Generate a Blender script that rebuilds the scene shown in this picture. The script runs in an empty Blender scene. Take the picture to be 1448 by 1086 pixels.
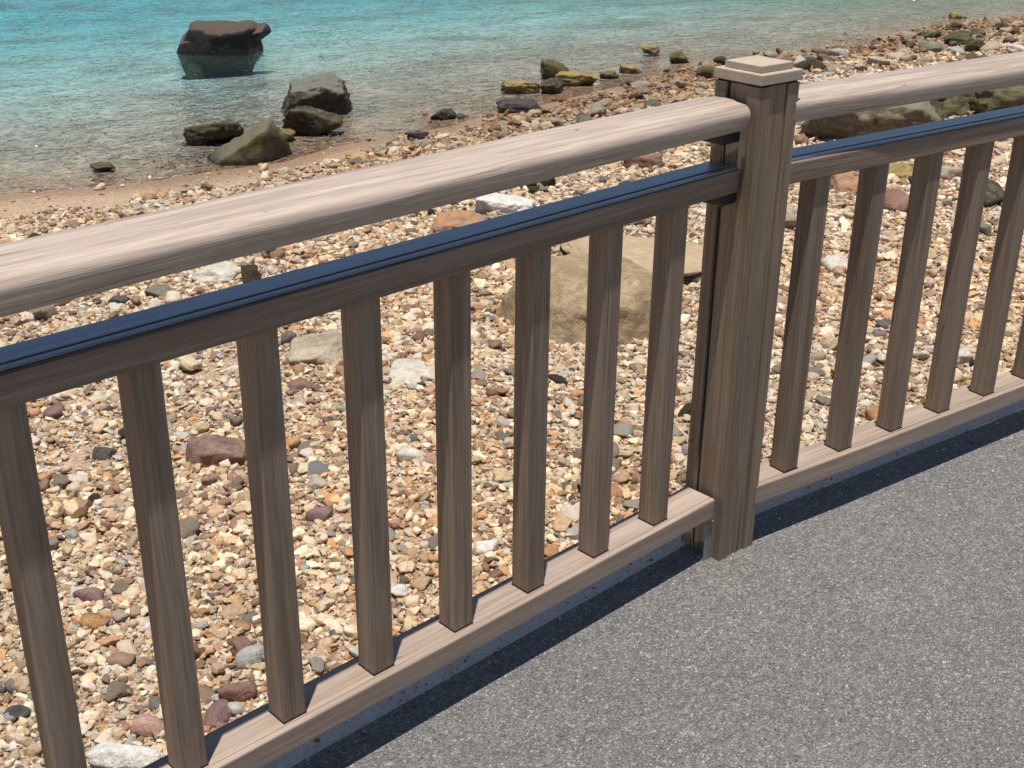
import bpy, bmesh, math, random
import numpy as np
from mathutils import Vector, Matrix, noise

scene = bpy.context.scene
R = math.radians
rng = np.random.default_rng(7)
random.seed(7)

# ------------------------------------------------------------------ camera
CAM = Vector((-2.10895, -1.52572, 1.55468))
YAW, PITCH, ROLL, FPX = 0.76307, -0.42395, 0.00938, 1751.06
cam_data = bpy.data.cameras.new("camera")
cam = bpy.data.objects.new("camera", cam_data)
scene.collection.objects.link(cam)
scene.camera = cam
cam_data.sensor_width = 36.0
cam_data.lens = FPX / 1448.0 * 36.0
cam_data.clip_start = 0.05
cam_data.clip_end = 5000
fwd = Vector((math.sin(YAW) * math.cos(PITCH), math.cos(YAW) * math.cos(PITCH), math.sin(PITCH)))
rt = Vector((math.cos(YAW), -math.sin(YAW), 0))
up = rt.cross(fwd)
rt2 = rt * math.cos(ROLL) + up * math.sin(ROLL)
up2 = -rt * math.sin(ROLL) + up * math.cos(ROLL)
m = Matrix((rt2, up2, -fwd)).transposed().to_4x4()
m.translation = CAM
cam.matrix_world = m

# ------------------------------------------------------------------ light
SUN = Vector((-0.115, -0.095, 1.0)).normalized()
world = bpy.data.worlds.new("World")
scene.world = world
world.use_nodes = True
wn = world.node_tree
sky = wn.nodes.new("ShaderNodeTexSky")
sky.sky_type = 'NISHITA'
sky.sun_disc = False
sky.sun_elevation = math.asin(SUN.z)
sky.sun_rotation = math.atan2(SUN.x, SUN.y)
sky.air_density = 1.0
sky.dust_density = 0.1
sky.ozone_density = 2.2
bg = wn.nodes["Background"]
bg.inputs[1].default_value = 0.076
wn.links.new(sky.outputs[0], bg.inputs[0])
ld = bpy.data.lights.new("sun", 'SUN')
ld.energy = 5.0
ld.angle = R(0.5)
ld.color = (1.0, 0.965, 0.91)
lo = bpy.data.objects.new("sun", ld)
lo.rotation_euler = SUN.to_track_quat('Z', 'Y').to_euler()
scene.collection.objects.link(lo)
vs = scene.view_settings
vs.view_transform = 'Standard'
vs.look = 'None'
vs.exposure = 0.19
vs.gamma = 1.0
scene.cycles.transparent_max_bounces = 12
scene.cycles.max_bounces = 6
scene.cycles.volume_bounces = 0
scene.cycles.caustics_reflective = False
scene.cycles.caustics_refractive = False

# ------------------------------------------------------------------ helpers
def tag(o, label=None, cat=None, group=None, kind=None):
    if label: o['label'] = label
    if cat: o['category'] = cat
    if group: o['group'] = group
    if kind: o['kind'] = kind
    return o

def link(o, parent=None):
    scene.collection.objects.link(o)
    if parent is not None: o.parent = parent
    return o

def mesh_obj(name, verts, faces, mat, parent=None, smooth=False):
    me = bpy.data.meshes.new(name)
    me.from_pydata([tuple(map(float, v)) for v in verts], [], [tuple(f) for f in faces])
    me.update()
    if mat: me.materials.append(mat)
    if smooth:
        me.polygons.foreach_set('use_smooth', [True] * len(me.polygons))
    return link(bpy.data.objects.new(name, me), parent)

def bm_obj(name, bm, mat, parent=None, smooth=False):
    me = bpy.data.meshes.new(name)
    bmesh.ops.recalc_face_normals(bm, faces=bm.faces)
    bm.to_mesh(me); bm.free()
    if mat: me.materials.append(mat)
    if smooth:
        me.polygons.foreach_set('use_smooth', [True] * len(me.polygons))
    return link(bpy.data.objects.new(name, me), parent)

def box_bm(x0, x1, y0, y1, z0, z1, bev=0.0, seg=2, bm=None):
    bm = bm or bmesh.new()
    vs_ = [bm.verts.new((x, y, z)) for x in (x0, x1) for y in (y0, y1) for z in (z0, z1)]
    fs = [(0, 1, 3, 2), (4, 6, 7, 5), (0, 4, 5, 1), (2, 3, 7, 6), (0, 2, 6, 4), (1, 5, 7, 3)]
    ff = [bm.faces.new([vs_[i] for i in f]) for f in fs]
    if bev:
        es = list({e for f in ff for e in f.edges})
        bmesh.ops.bevel(bm, geom=es, offset=bev, segments=seg, affect='EDGES', profile=0.6)
    return bm

def prism(name, prof, a0, a1, axis, mat, parent, rings=1, jitter=0.0):
    """prof: closed outline in the two axes other than the extrusion axis; extruded a0..a1"""
    bm = bmesh.new()
    n = len(prof); rows = []
    for k in range(rings + 1):
        a = a0 + (a1 - a0) * k / rings
        row = []
        for (p, q) in prof:
            co = (a, p, q) if axis == 'x' else (p, q, a)
            row.append(bm.verts.new(co))
        rows.append(row)
    for k in range(rings):
        for i in range(n):
            j = (i + 1) % n
            f = bm.faces.new((rows[k][i], rows[k][j], rows[k + 1][j], rows[k + 1][i]))
    bm.faces.new(rows[0][::-1]); bm.faces.new(rows[-1])
    return bm_obj(name, bm, mat, parent)

def arc(cx, cy, r, a0, a1, n, ry=None):
    ry = r if ry is None else ry
    return [(cx + r * math.cos(R(a0 + (a1 - a0) * i / n)), cy + ry * math.sin(R(a0 + (a1 - a0) * i / n))) for i in range(n + 1)]

# ------------------------------------------------------------------ materials
class NT:
    def __init__(s, name):
        s.m = bpy.data.materials.new(name); s.m.use_nodes = True
        s.t = s.m.node_tree; s.b = s.t.nodes["Principled BSDF"]; s.out = s.t.nodes["Material Output"]
    def n(s, typ, **kw):
        nd = s.t.nodes.new(typ)
        for k, v in kw.items():
            if k.startswith('i_'):
                key = k[2:]
                key = int(key) if key.isdigit() else key.replace('_', ' ')
                nd.inputs[key].default_value = v
            else: setattr(nd, k, v)
        return nd
    def l(s, a, b): s.t.links.new(a, b)
    def ramp(s, src, stops, interp='LINEAR'):
        r = s.n("ShaderNodeValToRGB"); r.color_ramp.interpolation = interp
        e = r.color_ramp.elements
        while len(e) < len(stops): e.new(0.5)
        for el, (p, c) in zip(e, stops):
            el.position = p; el.color = (c[0], c[1], c[2], 1) if not isinstance(c, (int, float)) else (c, c, c, 1)
        s.l(src, r.inputs[0]); return r.outputs[0]
    def mix(s, fac, a, b, mode='MIX'):
        x = s.n("ShaderNodeMix", data_type='RGBA', blend_type=mode)
        for sock, v in ((x.inputs[0], fac), (x.inputs[6], a), (x.inputs[7], b)):
            if isinstance(v, (int, float)): sock.default_value = v
            elif isinstance(v, tuple): sock.default_value = (*v[:3], 1)
            else: s.l(v, sock)
        return x.outputs[2]
    def math(s, op, a, b=0.0, c=None, clamp=False):
        x = s.n("ShaderNodeMath", operation=op, use_clamp=clamp)
        for i, v in enumerate((a, b) if c is None else (a, b, c)):
            if isinstance(v, (int, float)): x.inputs[i].default_value = v
            else: s.l(v, x.inputs[i])
        return x.outputs[0]
    def noise(s, vec, scale, detail=4, rough=0.55, dist=0.0):
        x = s.n("ShaderNodeTexNoise", i_Scale=scale, i_Detail=detail, i_Roughness=rough, i_Distortion=dist)
        s.l(vec, x.inputs['Vector']); return x.outputs['Fac'], x.outputs['Color']
    def voro(s, vec, scale, feature='F1', rand=1.0):
        x = s.n("ShaderNodeTexVoronoi", feature=feature, i_Scale=scale, i_Randomness=rand)
        s.l(vec, x.inputs['Vector']); return x
    def mapping(s, vec, scale=(1, 1, 1), loc=(0, 0, 0)):
        x = s.n("ShaderNodeMapping"); x.inputs['Scale'].default_value = scale; x.inputs['Location'].default_value = loc
        s.l(vec, x.inputs['Vector']); return x.outputs[0]
    def coord(s, which='Object'):
        return s.n("ShaderNodeTexCoord").outputs[which]
    def pos(s): return s.n("ShaderNodeNewGeometry").outputs['Position']
    def bump(s, h, strength=0.5, dist=0.01, normal=None):
        x = s.n("ShaderNodeBump", i_Strength=strength, i_Distance=dist)
        s.l(h, x.inputs['Height'])
        if normal is not None: s.l(normal, x.inputs['Normal'])
        return x.outputs[0]
    def done(s, color=None, rough=None, normal=None, spec=None):
        for key, v in (('Base Color', color), ('Roughness', rough), ('Normal', normal), ('Specular IOR Level', spec)):
            if v is None: continue
            if isinstance(v, (int, float)): s.b.inputs[key].default_value = v
            elif isinstance(v, tuple): s.b.inputs[key].default_value = (*v[:3], 1)
            else: s.l(v, s.b.inputs[key])
        return s.m

def wood(name, axis, dark, mid, light, rough=0.55, bump=0.35, spec=0.35, cracks=True):
    """weathered wood-grain composite: fine streaks running along one axis of the board"""
    s = NT(name)
    co = s.coord('Object')
    oi = s.n("ShaderNodeObjectInfo")
    off = s.n("ShaderNodeVectorMath", operation='SCALE'); off.inputs['Scale'].default_value = 37.0
    cmb = s.n("ShaderNodeCombineXYZ")
    s.l(oi.outputs['Random'], cmb.inputs[0]); s.l(oi.outputs['Random'], cmb.inputs[1]); s.l(oi.outputs['Random'], cmb.inputs[2])
    s.l(cmb.outputs[0], off.inputs[0])
    add = s.n("ShaderNodeVectorMath", operation='ADD'); s.l(co, add.inputs[0]); s.l(off.outputs[0], add.inputs[1])
    v = add.outputs[0]
    def sc(a, b):
        return s.mapping(v, (a, b, b) if axis == 'x' else (b, b, a))
    broad, _ = s.noise(sc(0.9, 30), 1.0, 3, 0.55, 0.5)
    fine, _ = s.noise(sc(4.5, 170), 1.0, 4, 0.6, 0.3)
    hair, _ = s.noise(sc(14, 420), 1.0, 2, 0.6, 0.2)
    blot, _ = s.noise(sc(3, 9), 1.0, 4, 0.6)
    f = s.math('MULTIPLY', broad, 0.40)
    f = s.math('MULTIPLY_ADD', fine, 0.38, f)
    f = s.math('MULTIPLY_ADD', hair, 0.20, f)
    f = s.math('MULTIPLY_ADD', blot, 0.14, f)
    col = s.ramp(f, [(0.37, dark), (0.52, mid), (0.67, light)])
    # occasional dark cracks along the grain
    cr, _ = s.noise(sc(2.2, 95), 1.0, 1, 0.4, 0.6)
    crm = s.ramp(cr, [(0.20, 0.9), (0.27, 0.0)] if cracks else [(0.0, 0.0), (1.0, 0.0)])
    col = s.mix(crm, col, tuple(c * 0.45 for c in dark))
    # small scratches and specks
    sp, _ = s.noise(sc(25, 60), 1.0, 2, 0.5)
    spm = s.ramp(sp, [(0.755, 0.0), (0.78, 0.8)])
    col = s.mix(spm, col, tuple(c * 0.5 for c in dark))
    h = s.math('MULTIPLY_ADD', fine, 1.0, s.math('MULTIPLY', hair, 0.6))
    h = s.math('SUBTRACT', h, s.math('MULTIPLY', crm, 0.8))
    nr = s.bump(h, bump, 0.0016)
    rr = s.math('MULTIPLY_ADD', f, 0.3, rough - 0.12)
    return s.done(col, rr, nr, spec)

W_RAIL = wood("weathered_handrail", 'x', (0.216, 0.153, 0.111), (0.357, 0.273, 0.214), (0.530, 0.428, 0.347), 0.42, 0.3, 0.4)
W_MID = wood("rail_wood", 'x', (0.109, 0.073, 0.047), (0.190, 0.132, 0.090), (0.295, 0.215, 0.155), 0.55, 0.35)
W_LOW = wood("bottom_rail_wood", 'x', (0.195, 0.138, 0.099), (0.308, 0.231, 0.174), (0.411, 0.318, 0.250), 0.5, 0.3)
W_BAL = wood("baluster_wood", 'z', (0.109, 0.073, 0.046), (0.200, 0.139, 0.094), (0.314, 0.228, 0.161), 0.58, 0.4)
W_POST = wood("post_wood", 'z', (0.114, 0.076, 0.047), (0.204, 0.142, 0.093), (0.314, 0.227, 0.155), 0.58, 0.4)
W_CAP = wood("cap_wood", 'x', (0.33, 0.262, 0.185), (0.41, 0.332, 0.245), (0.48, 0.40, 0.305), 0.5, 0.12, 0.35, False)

def m_plain(name, col, rough, metal=0.0, nscale=60, var=0.25, bump=0.2):
    s = NT(name)
    f, _ = s.noise(s.coord(), nscale, 5, 0.6)
    c = s.mix(f, tuple(x * (1 - var) for x in col), tuple(min(1, x * (1 + var)) for x in col))
    s.b.inputs['Metallic'].default_value = metal
    return s.done(c, s.math('MULTIPLY_ADD', f, 0.25, rough - 0.1), s.bump(f, bump, 0.001))
M_BLACK = m_plain("black_metal", (0.012, 0.012, 0.014), 0.5)
M_STEEL = m_plain("grey_bracket_metal", (0.30, 0.30, 0.29), 0.5, 0.4)
M_GAP = m_plain("dark_joint", (0.01, 0.009, 0.008), 0.8)

def m_sky_strip():
    s = NT("rail_top_sky_tint")
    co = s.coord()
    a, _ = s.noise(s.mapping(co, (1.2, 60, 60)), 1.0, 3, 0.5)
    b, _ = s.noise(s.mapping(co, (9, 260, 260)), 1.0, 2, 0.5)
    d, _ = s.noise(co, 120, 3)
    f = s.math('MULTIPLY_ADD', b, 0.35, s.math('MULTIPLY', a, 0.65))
    col = s.ramp(f, [(0.35, (0.20, 0.245, 0.30)), (0.65, (0.31, 0.365, 0.43))])  # sky reflection put into the colour as a blue-grey tint
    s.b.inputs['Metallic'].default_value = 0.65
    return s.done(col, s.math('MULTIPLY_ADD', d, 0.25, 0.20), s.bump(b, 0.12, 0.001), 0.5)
M_SKY_STRIP = m_sky_strip()

def m_asphalt():
    s = NT("grey_aggregate_paving")
    p = s.pos()
    dn, dc = s.noise(p, 60, 2)
    dv = s.n("ShaderNodeVectorMath", operation='MULTIPLY_ADD'); s.l(dc, dv.inputs[0]); dv.inputs[1].default_value = (0.012,) * 3; s.l(p, dv.inputs[2])
    q = dv.outputs[0]
    v1 = s.voro(s.mapping(q, (1, 1.4, 1)), 255); v2 = s.voro(q, 95)
    sep = s.n("ShaderNodeSeparateColor"); s.l(v1.outputs['Color'], sep.inputs[0])
    sep2 = s.n("ShaderNodeSeparateColor"); s.l(v2.outputs['Color'], sep2.inputs[0])
    g = s.ramp(sep.outputs[0], [(0.0, (0.09, 0.086, 0.082)), (0.25, (0.16, 0.155, 0.148)), (0.65, (0.235, 0.228, 0.218)), (0.9, (0.33, 0.32, 0.31)), (1.0, (0.60, 0.59, 0.56))])
    g2 = s.ramp(sep2.outputs[0], [(0.0, (0.13, 0.126, 0.12)), (0.5, (0.205, 0.199, 0.19)), (0.94, (0.26, 0.253, 0.243)), (1.0, (0.42, 0.41, 0.39))])
    col = s.mix(1.0, s.mix(0.35, g, g2), (1.13, 1.09, 1.04), 'MULTIPLY')
    fn, _ = s.noise(q, 420, 3, 0.7)
    edge = s.ramp(v1.outputs['Distance'], [(0.35, 1.0), (0.75, 0.62)])
    col = s.mix(1.0, col, edge, 'MULTIPLY')
    big, _ = s.noise(p, 1.3, 5, 0.6)
    mid, _ = s.noise(p, 9, 4, 0.6)
    col = s.mix(1.0, col, s.ramp(big, [(0.3, 0.92), (0.7, 1.07)]), 'MULTIPLY')
    col = s.mix(1.0, col, s.ramp(mid, [(0.3, 0.94), (0.7, 1.05)]), 'MULTIPLY')
    st, _ = s.noise(p, 2.6, 6, 0.7, 0.6)
    col = s.mix(s.ramp(st, [(0.56, 0.0), (0.72, 0.28)]), col, (0.10, 0.094, 0.085))
    st2, _ = s.noise(s.mapping(p, (1, 1, 1), (9, 4, 0)), 1.9, 6, 0.7, 0.8)
    col = s.mix(s.ramp(st2, [(0.60, 0.0), (0.80, 0.12)]), col, (0.30, 0.28, 0.25))
    # dark pits
    pit, _ = s.noise(q, 150, 2, 0.5)
    pm = s.ramp(pit, [(0.27, 1.0), (0.33, 0.0)])
    col = s.mix(s.math('MULTIPLY', pm, 0.75), col, (0.05, 0.05, 0.048))
    h = s.math('SUBTRACT', s.math('MULTIPLY', fn, 0.5), v1.outputs['Distance'])
    h = s.math('SUBTRACT', h, s.math('MULTIPLY', pm, 0.8))
    h = s.math('MULTIPLY_ADD', sep.outputs[1], 0.5, h)
    return s.done(col, 0.75, s.bump(h, 0.9, 0.0042), 0.35)
M_ASPH = m_asphalt()
M_CONC = m_plain("edge_concrete_sunlit_tone", (0.60, 0.52, 0.43), 0.85, 0, 160, 0.65, 1.0)  # pale colour stands in for the sunlit ground behind the rail's shadow

def m_sand():
    s = NT("sand_and_grit")
    p = s.pos()
    sep = s.n("ShaderNodeSeparateXYZ"); s.l(p, sep.inputs[0])
    z = sep.outputs[2]
    a, _ = s.noise(p, 1.1, 5, 0.6)
    b, _ = s.noise(p, 14, 5, 0.65)
    v = s.voro(p, 130)
    vs_ = s.n("ShaderNodeSeparateColor"); s.l(v.outputs['Color'], vs_.inputs[0])
    grit = s.ramp(vs_.outputs[0], [(0.0, (0.16, 0.10, 0.06)), (0.35, (0.33, 0.21, 0.12)), (0.75, (0.44, 0.31, 0.20)), (1.0, (0.62, 0.54, 0.44))])
    base = s.ramp(b, [(0.3, (0.31, 0.20, 0.115)), (0.7, (0.43, 0.31, 0.20))])
    col = s.mix(0.55, base, grit)
    col = s.mix(1.0, col, s.ramp(a, [(0.3, 0.85), (0.7, 1.1)]), 'MULTIPLY')
    # wet band at the waterline
    wz = s.math('MULTIPLY_ADD', b, 0.015, z)
    wet = s.n("ShaderNodeMapRange", clamp=True); s.l(wz, wet.inputs[0])
    wet.inputs[1].default_value = -0.985; wet.inputs[2].default_value = -0.962
    wet.inputs[3].default_value = 1.0; wet.inputs[4].default_value = 0.0
    col = s.mix(wet.outputs[0], col, s.mix(1.0, col, (0.72, 0.64, 0.56), 'MULTIPLY'))
    # sea bed: pale sand with dark weedy and stony patches
    w1, _ = s.noise(s.mapping(p, (1, 1, 0)), 0.55, 5, 0.65, 0.4)
    w2, _ = s.noise(s.mapping(p, (1, 1, 0)), 3.2, 4, 0.6, 0.5)
    w3, _ = s.noise(s.mapping(p, (1, 1, 0)), 9.0, 3, 0.6, 0.4)
    wf = s.math('MULTIPLY_ADD', w3, 0.5, s.math('MULTIPLY', w2, 0.5))
    shal = s.ramp(wf, [(0.35, (0.13, 0.108, 0.08)), (0.5, (0.29, 0.245, 0.185)), (0.65, (0.50, 0.435, 0.34))])
    deepc = s.ramp(wf, [(0.36, (0.30, 0.30, 0.27)), (0.5, (0.54, 0.54, 0.50)), (0.66, (0.68, 0.68, 0.64))])
    dz = s.n("ShaderNodeMapRange", clamp=True); s.l(z, dz.inputs[0])
    dz.inputs[1].default_value = -1.40; dz.inputs[2].default_value = -1.08; dz.inputs[3].default_value = 1.0; dz.inputs[4].default_value = 0.0
    bed = s.mix(dz.outputs[0], shal, deepc)
    bed = s.mix(s.ramp(w1, [(0.50, 0.0), (0.62, 0.55)]), bed, (0.13, 0.12, 0.075))
    stones = s.voro(s.mapping(p, (1, 1, 0)), 6.5)
    ssep = s.n("ShaderNodeSeparateColor"); s.l(stones.outputs['Color'], ssep.inputs[0])
    sm = s.math('MULTIPLY', s.ramp(stones.outputs['Distance'], [(0.25, 1.0), (0.34, 0.0)]), s.ramp(ssep.outputs[0], [(0.62, 0.0), (0.64, 0.8)]))
    bed = s.mix(sm, bed, (0.16, 0.13, 0.08))
    under = s.n("ShaderNodeMapRange", clamp=True); s.l(z, under.inputs[0])
    under.inputs[1].default_value = -1.06; under.inputs[2].default_value = -1.0
    under.inputs[3].default_value = 1.0; under.inputs[4].default_value = 0.0
    col = s.mix(under.outputs[0], col, bed)
    # the far right cove has a weedy green bed
    cove = s.n("ShaderNodeMapRange", clamp=True); s.l(sep.outputs[0], cove.inputs[0])
    cove.inputs[1].default_value = 13.5; cove.inputs[2].default_value = 19
    cm = s.math('MULTIPLY', cove.outputs[0], under.outputs[0])
    col = s.mix(s.math('MULTIPLY', cm, 0.75), col, s.mix(w2, (0.06, 0.07, 0.03), (0.28, 0.27, 0.15)))
    h = s.math('MULTIPLY_ADD', b, 0.8, s.math('MULTIPLY', v.outputs['Distance'], -0.6))
    rr = s.math('MULTIPLY_ADD', wet.outputs[0], -0.45, 0.9)
    return s.done(col, rr, s.bump(h, 0.7, 0.008), 0.4)
M_SAND = m_sand()

def m_pebble():
    s = NT("pebble_stone")
    at = s.n("ShaderNodeAttribute", attribute_type='INSTANCER', attribute_name='tint')
    co = s.coord('Object')
    oi = s.n("ShaderNodeObjectInfo")
    add = s.n("ShaderNodeVectorMath", operation='MULTIPLY_ADD')
    s.l(oi.outputs['Random'], add.inputs[0]); add.inputs[1].default_value = (50, 71, 93); s.l(co, add.inputs[2])
    v = add.outputs[0]
    n1, _ = s.noise(v, 2.2, 4, 0.65, 0.4)
    n2, _ = s.noise(v, 9, 3, 0.7)
    n3, _ = s.noise(v, 26, 2, 0.6)
    col = s.mix(1.0, at.outputs['Color'], s.ramp(n1, [(0.3, (0.72, 0.66, 0.60)), (0.5, (1.0, 1.0, 1.0)), (0.72, (1.16, 1.14, 1.12))]), 'MULTIPLY')
    col = s.mix(s.ramp(n2, [(0.60, 0.0), (0.72, 0.45)]), col, (0.50, 0.25, 0.09))
    col = s.mix(s.ramp(n3, [(0.64, 0.0), (0.72, 0.5)]), col, (0.66, 0.62, 0.56))
    col = s.mix(s.ramp(n3, [(0.27, 0.55), (0.35, 0.0)]), col, (0.10, 0.07, 0.05))
    h = s.math('MULTIPLY_ADD', n2, 0.6, s.math('MULTIPLY', n3, 0.3))
    return s.done(col, 0.72, s.bump(h, 0.5, 0.006), 0.3)
M_PEB = m_pebble()

def m_rock(name, c_lo, c_mid, c_hi, patch=None, wet=True, scale=1.0, rough=0.8, top=None, bump=0.9, bd=0.02, crack=1.2, algae=None):
    s = NT(name)
    co = s.coord('Object')
    oi = s.n("ShaderNodeObjectInfo")
    add = s.n("ShaderNodeVectorMath", operation='MULTIPLY_ADD')
    s.l(oi.outputs['Random'], add.inputs[0]); add.inputs[1].default_value = (50, 71, 93); s.l(co, add.inputs[2])
    v = add.outputs[0]
    n1, _ = s.noise(v, 6 * scale, 6, 0.65, 0.5)
    n2, _ = s.noise(v, 28 * scale, 5, 0.7)
    n3, _ = s.noise(v, 110 * scale, 3, 0.6)
    vo = s.voro(v, 9 * scale, 'DISTANCE_TO_EDGE')
    f = s.math('MULTIPLY_ADD', n2, 0.45, s.math('MULTIPLY', n1, 0.55))
    col = s.ramp(f, [(0.36, c_lo), (0.5, c_mid), (0.66, c_hi)])
    if patch:
        pn, _ = s.noise(v, 3.5 * scale, 5, 0.7, 0.8)
        col = s.mix(s.ramp(pn, [(0.47, 0.0), (0.6, 0.85)]), col, patch)
    if top:      # paler tone on the upward faces of the stone
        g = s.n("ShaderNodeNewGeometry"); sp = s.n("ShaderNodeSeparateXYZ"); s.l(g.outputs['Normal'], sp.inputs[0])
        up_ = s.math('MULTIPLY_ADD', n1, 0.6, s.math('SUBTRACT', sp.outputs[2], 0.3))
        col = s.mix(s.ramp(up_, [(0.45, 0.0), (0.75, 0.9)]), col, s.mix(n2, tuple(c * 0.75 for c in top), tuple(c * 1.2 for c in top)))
    col = s.mix(s.ramp(n3, [(0.66, 0.0), (0.73, 0.5)]), col, tuple(min(0.7, c * 2.0 + 0.08) for c in c_hi))
    h = s.math('MULTIPLY_ADD', n2, 0.5, n1)
    h = s.math('MULTIPLY_ADD', n3, 0.15, h)
    h = s.math('MULTIPLY_ADD', s.math('MINIMUM', vo.outputs['Distance'], 0.05), crack, h)
    rr = rough
    if wet:
        zz = s.n("ShaderNodeSeparateXYZ"); s.l(s.pos(), zz.inputs[0])
        mr = s.n("ShaderNodeMapRange", clamp=True); s.l(s.math('MULTIPLY_ADD', n1, 0.08, zz.outputs[2]), mr.inputs[0])
        mr.inputs[1].default_value = -0.95; mr.inputs[2].default_value = -0.90; mr.inputs[3].default_value = 1; mr.inputs[4].default_value = 0
        col = s.mix(mr.outputs[0], col, s.mix(1.0, col, (0.5, 0.46, 0.40), 'MULTIPLY'))
        rr = s.math('MULTIPLY_ADD', mr.outputs[0], -0.45, rough)
        if algae:     # weed growing below the waterline
            ag = s.n("ShaderNodeMapRange", clamp=True); s.l(s.math('MULTIPLY_ADD', n1, 0.06, zz.outputs[2]), ag.inputs[0])
            ag.inputs[1].default_value = -1.01; ag.inputs[2].default_value = -0.975; ag.inputs[3].default_value = 1; ag.inputs[4].default_value = 0
            col = s.mix(ag.outputs[0], col, s.mix(n2, tuple(c * 0.6 for c in algae), tuple(c * 1.4 for c in algae)))
    return s.done(col, rr, s.bump(h, bump, bd), 0.35)

K = {
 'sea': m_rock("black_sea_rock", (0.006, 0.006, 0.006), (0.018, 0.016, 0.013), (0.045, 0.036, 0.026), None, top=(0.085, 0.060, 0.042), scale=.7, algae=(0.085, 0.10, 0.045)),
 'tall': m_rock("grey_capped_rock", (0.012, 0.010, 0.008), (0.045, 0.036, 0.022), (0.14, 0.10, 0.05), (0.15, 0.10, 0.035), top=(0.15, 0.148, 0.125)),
 'brown': m_rock("dark_brown_rock", (0.009, 0.007, 0.005), (0.035, 0.026, 0.014), (0.14, 0.105, 0.045), (0.085, 0.066, 0.02)),
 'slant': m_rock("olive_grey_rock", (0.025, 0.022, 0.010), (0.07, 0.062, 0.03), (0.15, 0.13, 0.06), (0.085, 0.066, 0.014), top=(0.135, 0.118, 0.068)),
 'olive': m_rock("olive_rock", (0.03, 0.023, 0.010), (0.095, 0.072, 0.028), (0.20, 0.155, 0.07), (0.15, 0.12, 0.03)),
 'ochre': m_rock("ochre_rock", (0.10, 0.06, 0.02), (0.24, 0.17, 0.06), (0.38, 0.29, 0.13), (0.28, 0.21, 0.05)),
 'dark': m_rock("charcoal_stone", (0.02, 0.019, 0.018), (0.055, 0.048, 0.042), (0.12, 0.105, 0.09), None, scale=1.5),
 'grey': m_rock("grey_stone", (0.20, 0.19, 0.175), (0.33, 0.315, 0.29), (0.48, 0.465, 0.43), None, scale=2),
 'mossy': m_rock("mossy_rock", (0.02, 0.021, 0.009), (0.06, 0.06, 0.025), (0.13, 0.12, 0.055), (0.09, 0.095, 0.03)),
 'mossdark': m_rock("dark_mossy_boulder", (0.02, 0.017, 0.010), (0.075, 0.06, 0.03), (0.20, 0.165, 0.085), (0.13, 0.12, 0.05), scale=1.6),
 'greyolive': m_rock("grey_green_rock", (0.09, 0.083, 0.06), (0.17, 0.155, 0.11), (0.27, 0.245, 0.18), (0.13, 0.125, 0.07)),
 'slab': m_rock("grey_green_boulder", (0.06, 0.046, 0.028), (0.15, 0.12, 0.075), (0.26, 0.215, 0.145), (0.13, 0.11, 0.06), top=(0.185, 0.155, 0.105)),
 'tan': m_rock("tan_rock", (0.20, 0.15, 0.10), (0.34, 0.27, 0.19), (0.47, 0.40, 0.30), None),
 'rust': m_rock("rusty_rock", (0.13, 0.075, 0.05), (0.25, 0.155, 0.105), (0.36, 0.25, 0.18), (0.42, 0.20, 0.08)),
 'redbrown': m_rock("red_brown_stone", (0.11, 0.06, 0.045), (0.21, 0.12, 0.09), (0.33, 0.21, 0.16), (0.24, 0.11, 0.065), scale=2),
 'redbrown2': m_rock("dark_red_brown_stone", (0.085, 0.045, 0.032), (0.17, 0.10, 0.075), (0.27, 0.18, 0.14), (0.30, 0.17, 0.09), scale=1.5),
 'maroon': m_rock("maroon_stone", (0.10, 0.055, 0.05), (0.18, 0.105, 0.095), (0.26, 0.17, 0.15), None, scale=2.5, bump=.5),
 'orange': m_rock("orange_stone", (0.20, 0.09, 0.03), (0.38, 0.20, 0.08), (0.50, 0.33, 0.17), None, scale=2.5),
 'pink': m_rock("rosy_stone", (0.26, 0.13, 0.10), (0.40, 0.235, 0.19), (0.52, 0.37, 0.32), None, scale=2.5),
 'cream': m_rock("cream_stone", (0.36, 0.29, 0.21), (0.52, 0.46, 0.37), (0.66, 0.61, 0.52), None, scale=2),
 'white': m_rock("white_stone", (0.42, 0.38, 0.33), (0.60, 0.57, 0.51), (0.74, 0.71, 0.66), None, scale=2),
 'bigtan': m_rock("smooth_tan_boulder", (0.17, 0.115, 0.06), (0.32, 0.23, 0.13), (0.46, 0.35, 0.215), (0.24, 0.175, 0.10), bd=.02, scale=1.6, crack=0.0),
 'flattan': m_rock("sandstone_slab", (0.27, 0.19, 0.11), (0.37, 0.275, 0.17), (0.46, 0.36, 0.245), (0.36, 0.26, 0.15), bd=.012, crack=0.3),
}
K['algae'] = m_rock('green_algae_rock', (0.03, 0.034, 0.014), (0.07, 0.08, 0.03), (0.12, 0.13, 0.055))
K['slopetan'] = K['tan']; K['flatcream'] = K['cream']

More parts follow.
